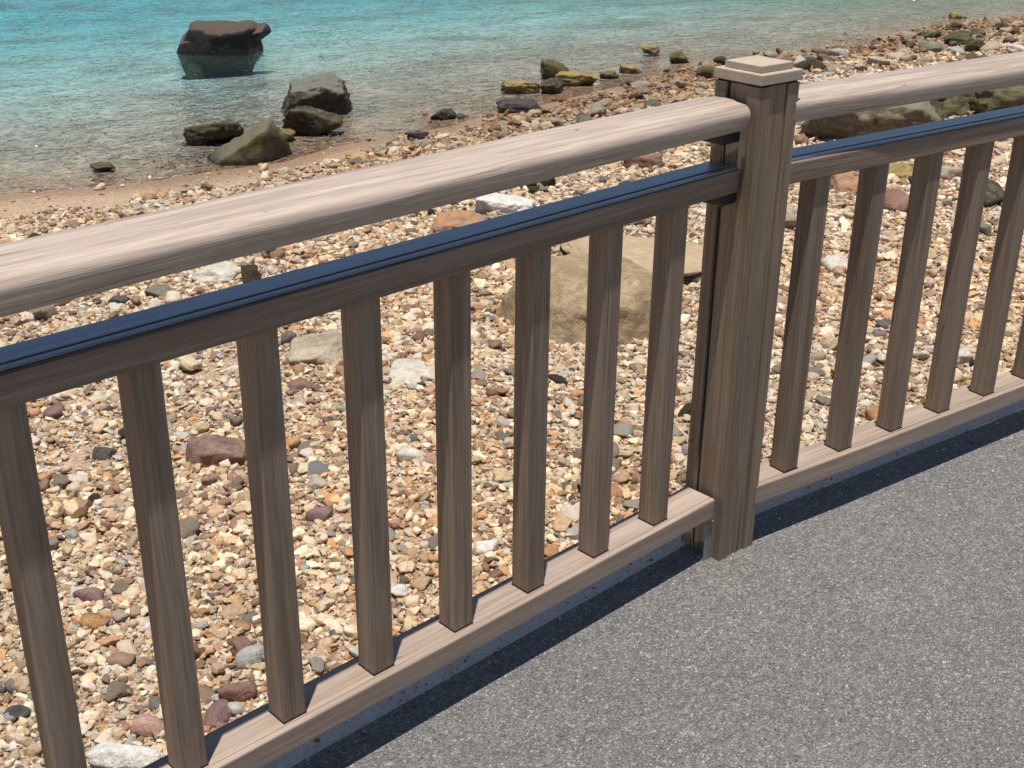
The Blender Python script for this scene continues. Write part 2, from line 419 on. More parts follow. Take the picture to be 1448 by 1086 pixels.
def m_water():
    s = NT("clear_sea_water")
    t = s.t; p = s.pos()
    t.nodes.remove(s.b)
    q = s.mapping(p, (1, 1, 0))
    a, _ = s.noise(s.mapping(q, (1.0, 1.25, 1)), 5.5, 3, 0.5, 0.45)
    b, _ = s.noise(s.mapping(q, (1.0, 1.2, 1)), 15.0, 2, 0.5, 0.3)
    big, _ = s.noise(q, 0.9, 3, 0.6)
    c, _ = s.noise(q, 30.0, 2, 0.5, 0.2)
    h = s.math('MULTIPLY_ADD', b, 0.42, a)
    h = s.math('MULTIPLY_ADD', c, 0.03, h)
    h = s.math('MULTIPLY', h, s.ramp(big, [(0.3, 0.55), (0.7, 1.0)]))
    nr = s.bump(h, 1.0, 0.19)
    fr = s.n("ShaderNodeFresnel", i_IOR=1.5); s.l(nr, fr.inputs['Normal'])
    gl = s.n("ShaderNodeBsdfGlossy", i_Roughness=0.03); s.l(nr, gl.inputs['Normal'])
    gl.inputs['Color'].default_value = (0.93, 0.96, 1, 1)
    tr = s.n("ShaderNodeBsdfTransparent")
    mx = s.n("ShaderNodeMixShader")
    s.l(fr.outputs[0], mx.inputs[0]); s.l(tr.outputs[0], mx.inputs[1]); s.l(gl.outputs[0], mx.inputs[2])
    s.l(mx.outputs[0], s.out.inputs['Surface'])
    va = s.n("ShaderNodeVolumeAbsorption"); va.inputs['Color'].default_value = (0.10, 0.87, 0.96, 1); va.inputs['Density'].default_value = 0.31
    s.l(va.outputs[0], s.out.inputs['Volume'])
    return s.m
M_WATER = m_water()
# ------------------------------------------------------------------ tables (metres)
SHORE = [(-60, 8.04), (-4, 7.84), (1.34, 7.64), (1.94, 7.37), (2.46, 7.23), (2.87, 7.19), (3.46, 7.06), (4.09, 7.23), (4.77, 7.2), (5.41, 7.17), (6.13, 7.37), (6.63, 7.29), (7.7, 7.41), (9.04, 7.55), (10.19, 7.53), (11.09, 7.56), (11.74, 7.28), (12.82, 7.23), (14.36, 7.39), (15.68, 7.34), (16.52, 7.02), (30, 7.6), (120, 9)]
ROCKS = [
    (6.019, 12.183, 1.096, 0.493, 0.395, 'sea', 'large black flat-topped boulder standing alone in the turquoise water'),
    (4.957, 8.736, 0.732, 0.421, 0.307, 'tall', 'big grey-topped boulder with a dark overhang, largest of the four rocks at the water edge'),
    (4.31, 7.83, 0.554, 0.249, 0.211, 'brown', 'dark brown mossy rock in front of the big grey-topped boulder'),
    (3.512, 8.191, 0.547, 0.284, 0.164, 'brown', 'low dark ochre rock lying left in the shallows by the sandy edge'),
    (3.34, 7.356, 0.6, 0.465, 0.36, 'slant', 'slanting olive green rock pointing up to the right at the sandy edge'),
    (3.997, 7.81, 0.188, 0.245, 0.084, 'olive', 'small mossy stone wedged behind the slanting olive rock'),
    (7.966, 8.353, 0.34, 0.17, 0.17, 'olive', 'round olive brown boulder sitting highest in the cluster at the shore'),
    (7.059, 7.984, 0.431, 0.194, 0.108, 'ochre', 'flat mustard coloured rock at the left of the shore cluster'),
    (7.799, 7.866, 0.467, 0.21, 0.117, 'ochre', 'flat ochre rock just right of the round olive boulder'),
    (7.298, 7.737, 0.274, 0.295, 0.123, 'brown', 'dark brown wet rock below the round olive boulder'),
    (6.306, 7.2, 0.453, 0.22, 0.136, 'dark', 'wide charcoal rock lying at the wet edge below the mustard rock'),
    (5.579, 7.498, 0.249, 0.113, 0.1, 'dark', 'small dark rock alone in the shallows left of the shore cluster'),
    (4.758, 6.883, 0.192, 0.087, 0.077, 'dark', 'small dark stone on the wet sand left of the charcoal rock'),
    (10.007, 8.705, 0.237, 0.147, 0.083, 'ochre', 'small ochre rock poking out of the water left of the post'),
    (9.718, 8.008, 0.252, 0.114, 0.126, 'olive', 'pointed olive rock in the shallows nearest the post cap'),
    (8.797, 7.98, 0.242, 0.169, 0.085, 'ochre', 'low ochre rock at the waterline right of the cluster'),
    (8.347, 7.882, 0.22, 0.12, 0.066, 'olive', 'flat olive stone at the waterline beside the ochre rock'),
    (2.281, 7.878, 0.205, 0.125, 0.051, 'olive', 'low mossy stone just breaking the surface near the sandy edge'),
    (15.843, 7.753, 0.2, 0.122, 0.08, 'ochre', 'little ochre rock alone in the water at upper right'),
    (11.175, 6.751, 0.235, 0.326, 0.118, 'grey', 'pale grey rounded rock at the waterline right of the post'),
    (10.494, 6.722, 0.18, 0.206, 0.09, 'dark', 'dark wedge rock near the water right of the post'),
    (13.495, 6.856, 0.28, 0.171, 0.098, 'mossy', 'dark mossy green rock nearest the water at upper right'),
    (12.165, 6.118, 0.273, 0.235, 0.137, 'greyolive', 'grey green rock in front of the mossy one at upper right'),
    (13.006, 6.212, 0.427, 0.192, 0.149, 'mossy', 'long mossy rock among the upper right shore boulders'),
    (12.532, 5.731, 0.289, 0.295, 0.145, 'brown', 'dark brown triangular rock among the upper right shore boulders'),
    (12.571, 5.559, 0.271, 0.27, 0.122, 'tan', 'pale tan pointed rock above the far handrail'),
    (14.207, 6.566, 0.217, 0.347, 0.087, 'mossy', 'small dark green rock closest to the water at far right'),
    (14.825, 6.526, 0.261, 0.166, 0.104, 'brown', 'dark brown rock on the far right shore'),
    (12.613, 5.217, 0.293, 0.132, 0.117, 'cream', 'cream rock cut by the right edge above the handrail'),
    (10.64, 6.252, 0.201, 0.164, 0.071, 'cream', 'white oval stone above the far handrail'),
    (12.148, 5.749, 0.168, 0.268, 0.084, 'grey', 'small grey rock between the shore boulders'),
    (10.879, 6.031, 0.241, 0.302, 0.096, 'tan', 'pale tan flat stone above the far handrail'),
    (7.256, 3.789, 1.35, 0.85, 0.42, 'slab', 'huge grey brown boulder seen under the far handrail'),
    (8.548, 3.856, 0.75, 0.6, 0.3, 'mossdark', 'dark mossy boulder behind the huge grey brown one'),
    (8.766, 3.532, 0.8, 0.673, 0.36, 'mossdark', 'mossy olive boulder at the right edge under the handrail'),
    (4.371, 2.817, 0.238, 0.381, 0.143, 'tan', 'grey tan upright rock just right of the post'),
    (5.482, 3.031, 0.226, 0.361, 0.113, 'rust', 'rusty brown rock behind the first baluster right of the post'),
    (6.041, 2.946, 0.204, 0.263, 0.102, 'ochre', 'dark ochre rock under the huge boulder'),
    (5.154, 2.451, 0.165, 0.264, 0.115, 'redbrown', 'red brown stacked stone between the second and third balusters right of the post'),
    (6.215, 2.648, 0.172, 0.172, 0.103, 'tan', 'tan block between the third and fourth balusters right of the post'),
    (5.749, 2.093, 0.177, 0.283, 0.124, 'brown', 'big dark brown rock between the balusters near the right edge'),
    (5.017, 1.771, 0.077, 0.124, 0.07, 'greyolive', 'small grey green stone beneath the dark brown rock near the right edge'),
    (3.821, 2.043, 0.158, 0.253, 0.079, 'cream', 'large white stone right of the first baluster after the post'),
    (2.259, 2.52, 0.92, 0.86, 0.3, 'bigtan', 'large smooth tan-brown boulder lying behind the balusters'),
    (3.178, 2.902, 0.9, 0.9, 0.11, 'flattan', 'broad flat sandy slab behind the large tan boulder'),
    (2.936, 4.241, 0.447, 0.316, 0.134, 'rust', 'reddish brown domed rock seen between handrail and middle rail'),
    (3.515, 4.446, 0.43, 0.232, 0.121, 'white', 'large jagged white rock under the handrail'),
    (4.152, 4.767, 0.263, 0.118, 0.092, 'brown', 'brown wedge stone just under the handrail'),
    (5.144, 4.614, 0.327, 0.147, 0.114, 'redbrown', 'maroon stone under the handrail left of the post'),
    (1.297, 4.453, 0.285, 0.277, 0.071, 'cream', 'long pale flat stone between handrail and middle rail'),
    (1.47, 4.435, 0.13, 0.105, 0.058, 'maroon', 'round maroon stone beside the long pale flat stone'),
    (0.89, 4.388, 0.184, 0.119, 0.055, 'greyolive', 'grey flat stone at the left between the rails'),
    (0.675, 4.457, 0.114, 0.075, 0.045, 'dark', 'dark oval stone at far left between the rails'),
    (0.949, 3.014, 0.298, 0.33, 0.089, 'slopetan', 'sloping tan rock with a dark edge behind the third baluster'),
    (1.111, 2.484, 0.228, 0.34, 0.027, 'flatcream', 'flat cream slab between the fourth and fifth balusters'),
    (-0.008, 2.321, 0.265, 0.121, 0.095, 'redbrown2', 'dark reddish brown angular rock between the second and third balusters'),
    (-0.817, 1.732, 0.106, 0.056, 0.048, 'maroon', 'smooth reddish oval stone at lower left'),
    (-0.864, 1.585, 0.081, 0.083, 0.036, 'orange', 'orange brown rough stone below the smooth reddish one'),
    (-0.28, 2.707, 0.083, 0.09, 0.041, 'dark', 'dark brown rounded stone left of the second baluster'),
    (-0.99, 1.014, 0.097, 0.065, 0.039, 'pink', 'rosy pink stone by the bottom rail at lower left'),
    (-0.84, 0.925, 0.067, 0.099, 0.04, 'maroon', 'purple brown stone next to the bottom rail'),
    (-0.751, 0.968, 0.104, 0.053, 0.047, 'redbrown', 'red brown cobble above the purple brown stone'),
    (-1.097, 0.937, 0.203, 0.092, 0.061, 'white', 'big white stone cut by the bottom rail at lower left'),
    (-0.628, 1.092, 0.093, 0.093, 0.042, 'grey', 'pale grey rounded stone left of the third baluster'),
    (0.515, 1.774, 0.107, 0.081, 0.048, 'cream', 'round cream stone between the fourth and fifth balusters'),
    (-0.125, 1.048, 0.065, 0.065, 0.029, 'white', 'white pebble-like stone beside the foot of the fourth baluster'),
    (0.248, 1.049, 0.079, 0.065, 0.035, 'white', 'white round stone between the fifth and sixth balusters'),
    (2.104, 0.73, 0.091, 0.146, 0.046, 'orange', 'orange brown cobble by the bottom rail right of the post'),
    (-0.007, 1.635, 0.098, 0.078, 0.039, 'maroon', 'dark plum stone between the third and fourth balusters'),
    (0.666, 2.736, 0.109, 0.082, 0.038, 'redbrown', 'brownish red flat stone beside the third baluster'),
    (-0.76, 0.853, 0.049, 0.03, 0.02, 'brown', 'small brown cobble above the bottom rail'),
    (-1.218, 1.334, 0.076, 0.048, 0.03, 'dark', 'dark stone at the left edge near the bottom'),
    (-0.225, 3.275, 0.09, 0.144, 0.045, 'maroon', 'small maroon stone beside the first baluster top'),
    (0.361, 1.37, 0.074, 0.057, 0.03, 'tan', 'tan flat cobble half way down the fifth baluster'),
    (0.516, 0.918, 0.047, 0.061, 0.024, 'grey', 'grey cobble left of the foot of the seventh baluster'),
    (0.156, 0.902, 0.058, 0.045, 0.029, 'redbrown', 'terracotta stone by the bottom rail left of the sixth baluster'),
]

# ------------------------------------------------------------------ ground
SX = np.array([a for a, b in SHORE]); SY = np.array([b for a, b in SHORE])
WATER_Z = -1.0
def ground_z(x, y):
    x = np.asarray(x, float); y = np.asarray(y, float)
    d = np.interp(x, SX, SY) - y
    land = -1 + .055 * d + .018 * np.sin(x * 1.3 + y * .7) * np.sin(y * 1.1 - x * .4) * np.minimum(1, d)
    dd = -d
    sea = -1 - (.045 * np.minimum(dd, 2) + .075 * np.clip(dd - 2, 0, 14) + .006 * np.maximum(dd - 16, 0))
    return np.maximum(np.where(d >= 0, land, sea), -7.0)

def grid_obj(name, xs, ys, zf, mat):
    X, Y = np.meshgrid(xs, ys)
    Z = zf(X, Y)
    V = np.stack([X.ravel(), Y.ravel(), Z.ravel()], 1)
    nx, ny = len(xs), len(ys)
    i = np.arange((nx - 1) * (ny - 1)); a = (i // (nx - 1)) * nx + i % (nx - 1)
    F = np.stack([a, a + 1, a + nx + 1, a + nx], 1)
    me = bpy.data.meshes.new(name)
    me.vertices.add(len(V)); me.vertices.foreach_set('co', V.ravel())
    me.loops.add(F.size); me.loops.foreach_set('vertex_index', F.ravel())
    me.polygons.add(len(F)); me.polygons.foreach_set('loop_start', np.arange(len(F)) * 4); me.polygons.foreach_set('loop_total', np.full(len(F), 4))
    me.polygons.foreach_set('use_smooth', np.ones(len(F), bool))
    me.update(calc_edges=True); me.validate()
    me.materials.append(mat)
    return link(bpy.data.objects.new(name, me))

xs = np.unique(np.concatenate([np.linspace(-400, -12, 20), np.arange(-12, 30, .12), np.linspace(30, 700, 30)]))
ys = np.unique(np.concatenate([np.linspace(-130, -3, 12), np.arange(-3, .25, .12), np.arange(.25, 14, .09), np.arange(14, 40, .6), np.linspace(40, 900, 20)]))
beach = grid_obj("beach", xs, ys, ground_z, M_SAND)
tag(beach, "sandy beach sloping from the path down under the sea", "beach", kind="structure")

# promenade paving: a thick slab whose seaward edge stands above the beach
def slab(name, inner, outer, z0, z1, mat):
    """slab between two polylines (lists of xy), running along the path edge"""
    bm = bmesh.new(); n = len(inner)
    q = [[bm.verts.new((*p, z)) for p in ln] for ln in (inner, outer) for z in (z0, z1)]   # i0 i1 o0 o1
    for k in range(n - 1):
        bm.faces.new((q[1][k], q[1][k + 1], q[3][k + 1], q[3][k])); bm.faces.new((q[0][k], q[2][k], q[2][k + 1], q[0][k + 1]))
        bm.faces.new((q[0][k], q[0][k + 1], q[1][k + 1], q[1][k])); bm.faces.new((q[2][k], q[3][k], q[3][k + 1], q[2][k + 1]))
    bm.faces.new([q[0][0], q[1][0], q[3][0], q[2][0]]); bm.faces.new([q[0][-1], q[2][-1], q[3][-1], q[1][-1]])
    return bm_obj(name, bm, mat)
def edge_line(off):
    t = -0.14267
    return [(-400, off), (-3, off), (0, off), (3, off - .034 + math.tan(t) * 3), (12, off - .034 + math.tan(t) * 12), (700, off - .034 + math.tan(t) * 12 - 20)]
EL = edge_line(.012)
pav = slab("promenade", [(x, -400) for x, y in EL], EL, -0.9, 0.0, M_ASPH)
tag(pav, "grey fine aggregate promenade paving", "pavement", kind="structure")
edge = slab("seawall", edge_line(.0126), edge_line(.105), -1.3, -0.010, M_CONC)
tag(edge, "low concrete retaining edge between paving and beach, paled to imitate sunlit ground", "seawall", kind="structure")

# sea: closed body of water with real depth
wb = bmesh.new()
box_bm(-390, 690, 5.5, 880, -7.5, WATER_Z, bm=wb)
sea = bm_obj("sea", wb, M_WATER)
tag(sea, "clear turquoise sea with small ripples", "sea", kind="structure")

# ------------------------------------------------------------------ stones
def ico(sub):
    bm = bmesh.new(); bmesh.ops.create_icosphere(bm, subdivisions=sub, radius=1.0)
    V = np.array([v.co[:] for v in bm.verts]); F = [tuple(v.index for v in f.verts) for f in bm.faces]
    bm.free(); return V / np.linalg.norm(V, axis=1)[:, None], F
ICO2, ICO3, ICO4, ICO5 = ico(2), ico(3), ico(4), ico(5)

def polytope(D, r, npl=14, p=16, lo=0.72, hi=1.0, planes=None):
    """rounded convex stone: radius along unit directions D from random (or given) cutting planes"""
    if planes is None:
        N = r.normal(size=(npl, 3)); N /= np.linalg.norm(N, axis=1)[:, None]
        hgt = r.uniform(lo, hi, npl)
        ax = np.concatenate([np.eye(3), -np.eye(3)]); N = np.concatenate([N, ax]); hgt = np.concatenate([hgt, np.full(6, hi)])
    else:
        N = np.array([q[:3] for q in planes], float); N /= np.linalg.norm(N, axis=1)[:, None]; hgt = np.array([q[3] for q in planes])
    q = np.maximum(0, D @ N.T / hgt) ** p
    return 1.0 / np.maximum(q.sum(1), 1e-9) ** (1.0 / p)

def fnoise(V, scale, seed, octv=4):
    return np.array([noise.fractal(Vector((v[0] * scale + seed, v[1] * scale - seed, v[2] * scale + 2 * seed)), 0.9, 2.1, octv) for v in V])

def make_stone(ic, seed, npl=14, p=14, amp=0.05, nscale=1.6, planes=None, lo=0.72):
    r = np.random.default_rng(seed)
    D, F = ic
    V = D * polytope(D, r, npl, p, lo, 1.0, planes)[:, None]
    if amp:
        V = V * (1 + amp * fnoise(V, nscale, seed % 97 * 1.37))[:, None]
    mn, mx = V.min(0), V.max(0)
    V = (V - (mn + mx) / 2) / ((mx - mn) / 2)      # exactly fills [-1,1] in every axis
    return V, F

CR = Vector((math.cos(YAW), -math.sin(YAW), 0)); CF = Vector((math.sin(YAW), math.cos(YAW), 0))

SPECIAL = {
 # cutting planes (nx, ny, nz, distance): x along the stone's length, -y towards the path, z up
 'sea': [],
 'tall': [(-.45, -.35, 1, .6), (.05, -1, -.35, .55), (-1, -.2, .25, .78), (1, 0, .1, .85), (.7, -.3, .9, .8), (0, 1, .3, .85), (0, 0, -1, .9), (-.4, -1, .5, .62), (.6, -.8, -.2, .75)],
 'slant': [],
 'slab': [(-.05, -.2, 1, .55), (.35, .3, 1, .62), (-.9, -.7, -.25, .7), (0, -1, -.2, .7), (1, -.2, .5, .85), (0, 1, 0, .8), (0, 0, -1, .9), (-1, .3, .4, .8), (-.5, -.9, .5, .78)],
 'bigtan': [(-.20, -.34, 1, .56), (.3, .3, 1, .62), (0, -1, .05, .80), (-.9, -.5, .3, .78), (1, -.3, .2, .85), (.9, .5, .2, .85), (-.7, .7, .2, .9), (0, 0, -1, .8), (.45, -1, .35, .78), (-.3, .9, .1, .9)],
 'redbrown2': [(-.3, -.4, 1, .5), (.5, -.2, 1, .56), (0, -1, -.1, .6), (-1, -.1, .1, .9), (1, 0, .1, .8), (0, 1, .1, .8), (0, 0, -1, .9), (-.7, -.8, .2, .7)],
 'slopetan': [(-.5, -.1, 1, .5), (.8, -.6, .35, .62), (0, -1, -.1, .75), (-1, -.2, .1, .9), (1, 0, 0, .9), (0, 1, 0, .9), (0, 0, -1, .9)],
 'rust': [(-.45, -.3, 1, .6), (.45, -.35, 1, .6), (0, -1, .3, .7), (-1, 0, .3, .85), (1, 0, .3, .85), (0, 1, .2, .8), (0, 0, -1, .9)],
}
# stones given by cutting planes in metres about a point on the water or sand: (nx, ny, nz, distance)
METRIC = {
 'sea': [((0, 0, 0), [(0, -1, -.7, .212), (-1, -.2, -.35, .455), (1, -.2, -.4, .41), (.02, -.06, 1, .325), (-1, -.15, .40, .45), (-.5, -.25, 1, .41), (1, -.25, -.08, .385), (.7, -.1, 1, .47), (.1, -1, -.12, .24), (-.45, -1, .15, .30), (.6, -1, -.1, .34), (0, 1, .1, .26), (0, 0, -1, .32), (0, -1, 1.2, .345), (1, 0, -.7, .40)]),
         ((-.40, -.02, .0), [(-1, -.2, -.35, .14), (-1, -.2, .5, .135), (-.4, -.3, 1, .155), (0, -1, .1, .17), (1, 0, 0, .2), (0, 1, 0, .2), (0, 0, -1, .3), (-.8, -1, .1, .15)]),
         ((.43, .06, .20), [(-.15, -.3, 1, .065), (.75, -.3, -1, .055), (0, -1, -.2, .12), (1, -.3, .6, .115), (-1, 0, 0, .2), (0, 1, 0, .15), (-.5, 0, -1, .13)])],
 'slant': [((0, 0, 0), [(-.66, -.22, 1, .125), (1, -.5, -.12, .215), (.9, -.2, .45, .30), (-.15, -1, .12, .19), (-1, 0, .25, .31), (0, 1, .3, .15), (0, 0, -1, .15), (-.7, -1, .5, .215), (.35, -1, .05, .20)])],
}
CATS = {}
for i, (x, y, w, d, h, kind, lab) in enumerate(ROCKS):
    big = w > 0.18 or kind in SPECIAL
    ic = ICO5 if w > 0.4 else (ICO4 if big else ICO3)
    r = np.random.default_rng(500 + i)
    under = (y > np.interp(x, SX, SY) - 0.1)
    sink = 0.25 if h > 0.05 else 0.35
    z0 = float(ground_z(x, y)); 
    if under: z0 = max(z0, WATER_Z - 0.01)
    flat = kind in ('flattan', 'flatcream')
    V, F = make_stone(ic if kind not in METRIC else ICO2, 900 + i, npl=int(r.integers(8, 15)), p=60 if kind in ('sea', 'slant') else (40 if kind not in ('bigtan', 'flattan', 'maroon', 'grey') else 7),
                      amp=0.10 if big else 0.07, nscale=1.5, planes=SPECIAL.get(kind) or None, lo=0.62)
    if big and kind not in ('sea', 'slant', 'bigtan', 'flattan', 'flatcream', 'redbrown2'):      # fractured, ridged surface
        cr_ = []
        for v in V:
            dd_ = noise.voronoi(Vector((v[0] * 1.9 + i, v[1] * 1.9 * d / w + i, v[2] * 1.5)))[0]
            cr_.append(min(.32, dd_[1] - dd_[0]))
        V = V * (1 + 0.17 * (np.array(cr_) - .2))[:, None]
        V = V * (1 + (0.035 if kind in ('slant', 'sea') else 0.06) * fnoise(V, 3.6, i * 3.1, 5))[:, None]
    V = V * np.array([w / 2, d / 2, (h + sink * h) / 2 * (1.0 if not under else 1.15)])
    top_lift = h / 2 - sink * h / 2
    if under: top_lift = h / 2 - 0.15 * h
    if kind in METRIC:
        V, F = [], []; n0 = 0; top_lift = 0.0
        for (c_, pl_) in METRIC[kind]:
            D_, F_ = ICO5 if kind == 'sea' and n0 == 0 or kind == 'slant' else ICO4
            Q = D_ * polytope(D_, None, p=46, planes=pl_)[:, None]
            if kind == 'slant': Q = Q * 1.18 + np.array([-.06, 0, 0])
            Q = Q * (1 + (.08 if kind == 'slant' else .055) * fnoise(Q, 5.5, 3.3 + n0, 4) + .022 * fnoise(Q, 19, 8.1, 3))[:, None] + np.array(c_)
            V.append(Q); F += [tuple(q + n0 for q in f) for f in F_]; n0 += len(Q)
        V = np.concatenate(V)
    name = {'sea': 'sea_boulder', 'tall': 'shore_boulder', 'bigtan': 'boulder', 'slab': 'boulder', 'mossdark': 'boulder', 'flattan': 'rock_slab', 'flatcream': 'rock_slab'}.get(kind, 'rock' if w > .15 else 'stone')
    o = mesh_obj(name, V, F, K[kind], smooth=True)
    a = math.atan2(CR.y, CR.x) + (float(r.uniform(-.15, .15)) if kind not in SPECIAL else 0)
    o.location = (x, y, z0 + top_lift); o.rotation_euler = (0, 0, a)
    tag(o, lab, {'rock_slab': 'rock slab'}.get(name, 'boulder' if 'boulder' in name else name))

# pebble shapes shared by the loose stones
PROTO = []
for i in range(16):
    r = np.random.default_rng(40 + i)
    V, F = make_stone(ICO3 if i % 2 else ICO3, 40 + i, npl=int(r.integers(6, 14)), p=float(r.choice([9, 14, 24])), amp=.26, nscale=1.25, lo=0.5)
    me = bpy.data.meshes.new("pebble"); me.from_pydata([tuple(map(float, v)) for v in V], [], F); me.update()
    me.polygons.foreach_set('use_smooth', [True] * len(me.polygons)); PROTO.append(me)

rock_xy = np.array([(q[0], q[1]) for q in ROCKS]); rock_r = np.array([max(q[2], q[3]) * .42 for q in ROCKS])
def in_view(x, y, margin):
    dx, dy, dz = x - CAM.x, y - CAM.y, -0.85 - CAM.z
    zc = dx * fwd.x + dy * fwd.y + dz * fwd.z
    u = (dx * rt2.x + dy * rt2.y + dz * rt2.z) / zc; v = (dx * up2.x + dy * up2.y + dz * up2.z) / zc
    lu, lv = 724 / FPX, 543 / FPX
    return (zc > 0) & (np.abs(u) < lu + margin) & (v < lv + margin) & (v > -lv - margin)

def sandy(x, y):
    """0 = full shingle, 1 = bare sand"""
    d = np.interp(x, SX, SY) - y
    edge = np.interp(x, [0, 1.8, 3.0, 4.5, 7, 9], [.95, .75, .45, .30, .22, .0])
    edge = edge + .10 * np.sin(x * 5.1) + .07 * np.sin(x * 11.3 + 1)
    s = np.clip((edge - d) / .12 + .5, 0, 1)
    for (px, py, pr) in ((-.35, 2.75, .22), (.05, 2.62, .13), (.62, 2.62, .22), (.55, 3.2, .25), (2.7, 3.0, .32), (3.3, 2.9, .25)):
        s = np.maximum(s, np.clip(1.25 - np.hypot(x - px, (y - py) * 1.1) / pr, 0, .85))
    return s

# --- the ~230 larger loose stones, one object each
PAL = {
 'cream': ((.585, .475, .33), 0.32), 'grey': ((.42, .375, .31), .10), 'tan': ((.45, .32, .19), .28), 'orange': ((.43, .235, .105), .12),
 'brown': ((.225, .14, .085), .125), 'dark': ((.12, .10, .085), .035), 'maroon': ((.26, .15, .11), .03)}
pn = list(PAL); pw = np.array([PAL[k][1] for k in pn]); pw = pw / pw.sum()
placed = []; COB = []
def short_names():
    cut = [' with ', ' lying ', ' seen ', ' behind ', ' between ', ' at the ', ' by the ', ' under ', ' standing ', ' poking ', ' just ', ' beside ', ' left of', ' right of', ' above', ' below', ' in the', ' in front', ' among', ' on the', ' nearest', ' cut by', ' half way', ' near ', ' closest', ' wedged', ' alone', ' pointing', ' sitting', ' next to', ', ', ' stone between', ' beneath']
    out = []
    for q in ROCKS:
        s = q[6]; k = min([s.find(c) for c in cut if c in s] or [len(s)]); out.append(s[:k].strip())
    return [s if out.count(s) == 1 and 2 <= len(s.split()) <= 6 else None for s in out]
SHORTN = short_names()
CNAME = {'dark': 'charcoal', 'maroon': 'dull red', 'olive': 'olive green', 'greyolive': 'grey green', 'redbrown': 'red brown'}
tries = 0
MEDLAB = {
 'cream': 'cobble-sized cream stone lying loose on the shingle', 'grey': 'cobble-sized grey stone lying loose on the shingle',
 'tan': 'cobble-sized tan stone lying loose on the shingle', 'orange': 'cobble-sized orange stone lying loose on the shingle',
 'brown': 'cobble-sized brown stone lying loose on the shingle', 'dark': 'cobble-sized charcoal stone lying loose on the shingle',
 'maroon': 'cobble-sized dull red stone lying loose on the shingle'}
while len(placed) < 232 and tries < 60000:
    tries += 1
    zone = random.random()
    if zone < .30: x, y = random.uniform(-1.3, 3.5), random.uniform(.35, 3.2)
    elif zone < .62: x, y = random.uniform(0, 9), random.uniform(2.2, 6.2)
    elif zone < .72: x, y = random.uniform(4.5, 11), random.uniform(5.8, 7.5)
    else: x, y = random.uniform(9, 15), random.uniform(4.0, 7.5)
    if not in_view(x, y, -0.005): continue
    if sandy(x, y) > .5 and random.random() < .93: continue
    dist = math.hypot(x - CAM.x, y - CAM.y)
    sz = random.uniform(.060, .105) if dist < 6 else random.uniform(.09, .19)
    if 2 < x < 10 and dist > 6: sz *= .5
    if dist > 10: sz = random.uniform(.10, .26)
    if np.any(np.hypot(rock_xy[:, 0] - x, rock_xy[:, 1] - y) < rock_r + sz * .5): continue
    if any(math.hypot(x - a, y - b) < (sz + c) * .5 for a, b, c in placed): continue
    placed.append((x, y, sz))
    kx = pn[int(rng.choice(len(pn), p=pw))]
    if kx in ('dark', 'maroon') and random.random() < .5: kx = 'tan'
    dshore = float(np.interp(x, SX, SY)) - y
    if x > 3.5 and dshore < 1.3: kx = random.choice(['brown', 'dark', 'olive', 'maroon', 'tan', 'olive', 'ochre'])
    if dist > 10 and random.random() < .5: kx = random.choice(['olive', 'greyolive', 'brown', 'tan', 'cream', 'redbrown'])
    me = PROTO[len(placed) % 16]
    key = (me.name, kx)
    if key not in CATS:
        c = me.copy(); c.materials.clear(); c.name = "stone"; c.materials.append(K[kx if kx in K else 'tan'] ); CATS[key] = c
    o = bpy.data.objects.new("stone", CATS[key]); link(o)
    fl = random.uniform(.42, .7)
    o.scale = (sz / 2, sz / 2 * random.uniform(.6, .95), sz / 2 * fl)
    z = max(float(ground_z(x, y)), WATER_Z - .02)
    o.location = (x, y, z + sz * fl * .25 + .008)
    o.rotation_euler = (random.gauss(0, .18), random.gauss(0, .18), random.uniform(0, 6.28))
    lab = MEDLAB.get(kx, 'cobble-sized %s stone lying loose on the shingle' % {'olive': 'olive green', 'ochre': 'ochre', 'greyolive': 'grey green', 'redbrown': 'red brown'}.get(kx, kx))
    COB.append((o, kx, x, y, sz))
    tag(o, lab, 'stone', '%s cobbles on the shingle' % {'greyolive': 'grey green', 'redbrown': 'red brown', 'dark': 'charcoal', 'olive': 'olive green'}.get(kx, kx))

# a cobble that lies close to a named rock is described by that rock
cand = {}
for (o, kx, x, y, sz) in COB:
    opts = []
    for q, sn in zip(ROCKS, SHORTN):
        dd = math.hypot(q[0] - x, q[1] - y)
        if sn and dd < 1.1 + q[2]:
            u = (x - q[0]) * CR.x + (y - q[1]) * CR.y; v = (x - q[0]) * CF.x + (y - q[1]) * CF.y
            dr = ('right of' if u > 0 else 'left of') if abs(u) > abs(v) else ('beyond' if v > 0 else 'in front of')
            opts.append((dd, '%s cobble %s the %s' % (CNAME.get(kx, kx), dr, sn)))
    for dd, s in sorted(opts)[:3]:
        cand.setdefault(s, []).append((dd, o))
done_ = set()
for s, lst in sorted(cand.items(), key=lambda t: min(d for d, _ in t[1])):
    lst = [(d, o) for d, o in lst if o.name not in done_]
    if not lst: continue
    lst.sort(key=lambda t: t[0])
    if len(lst) == 1: o = lst[0][1]; o['label'] = s
    else: o = lst[0][1]; o['label'] = s.replace(' cobble ', ' cobble closest ', 1) if False else 'nearest ' + s
    done_.add(o.name)

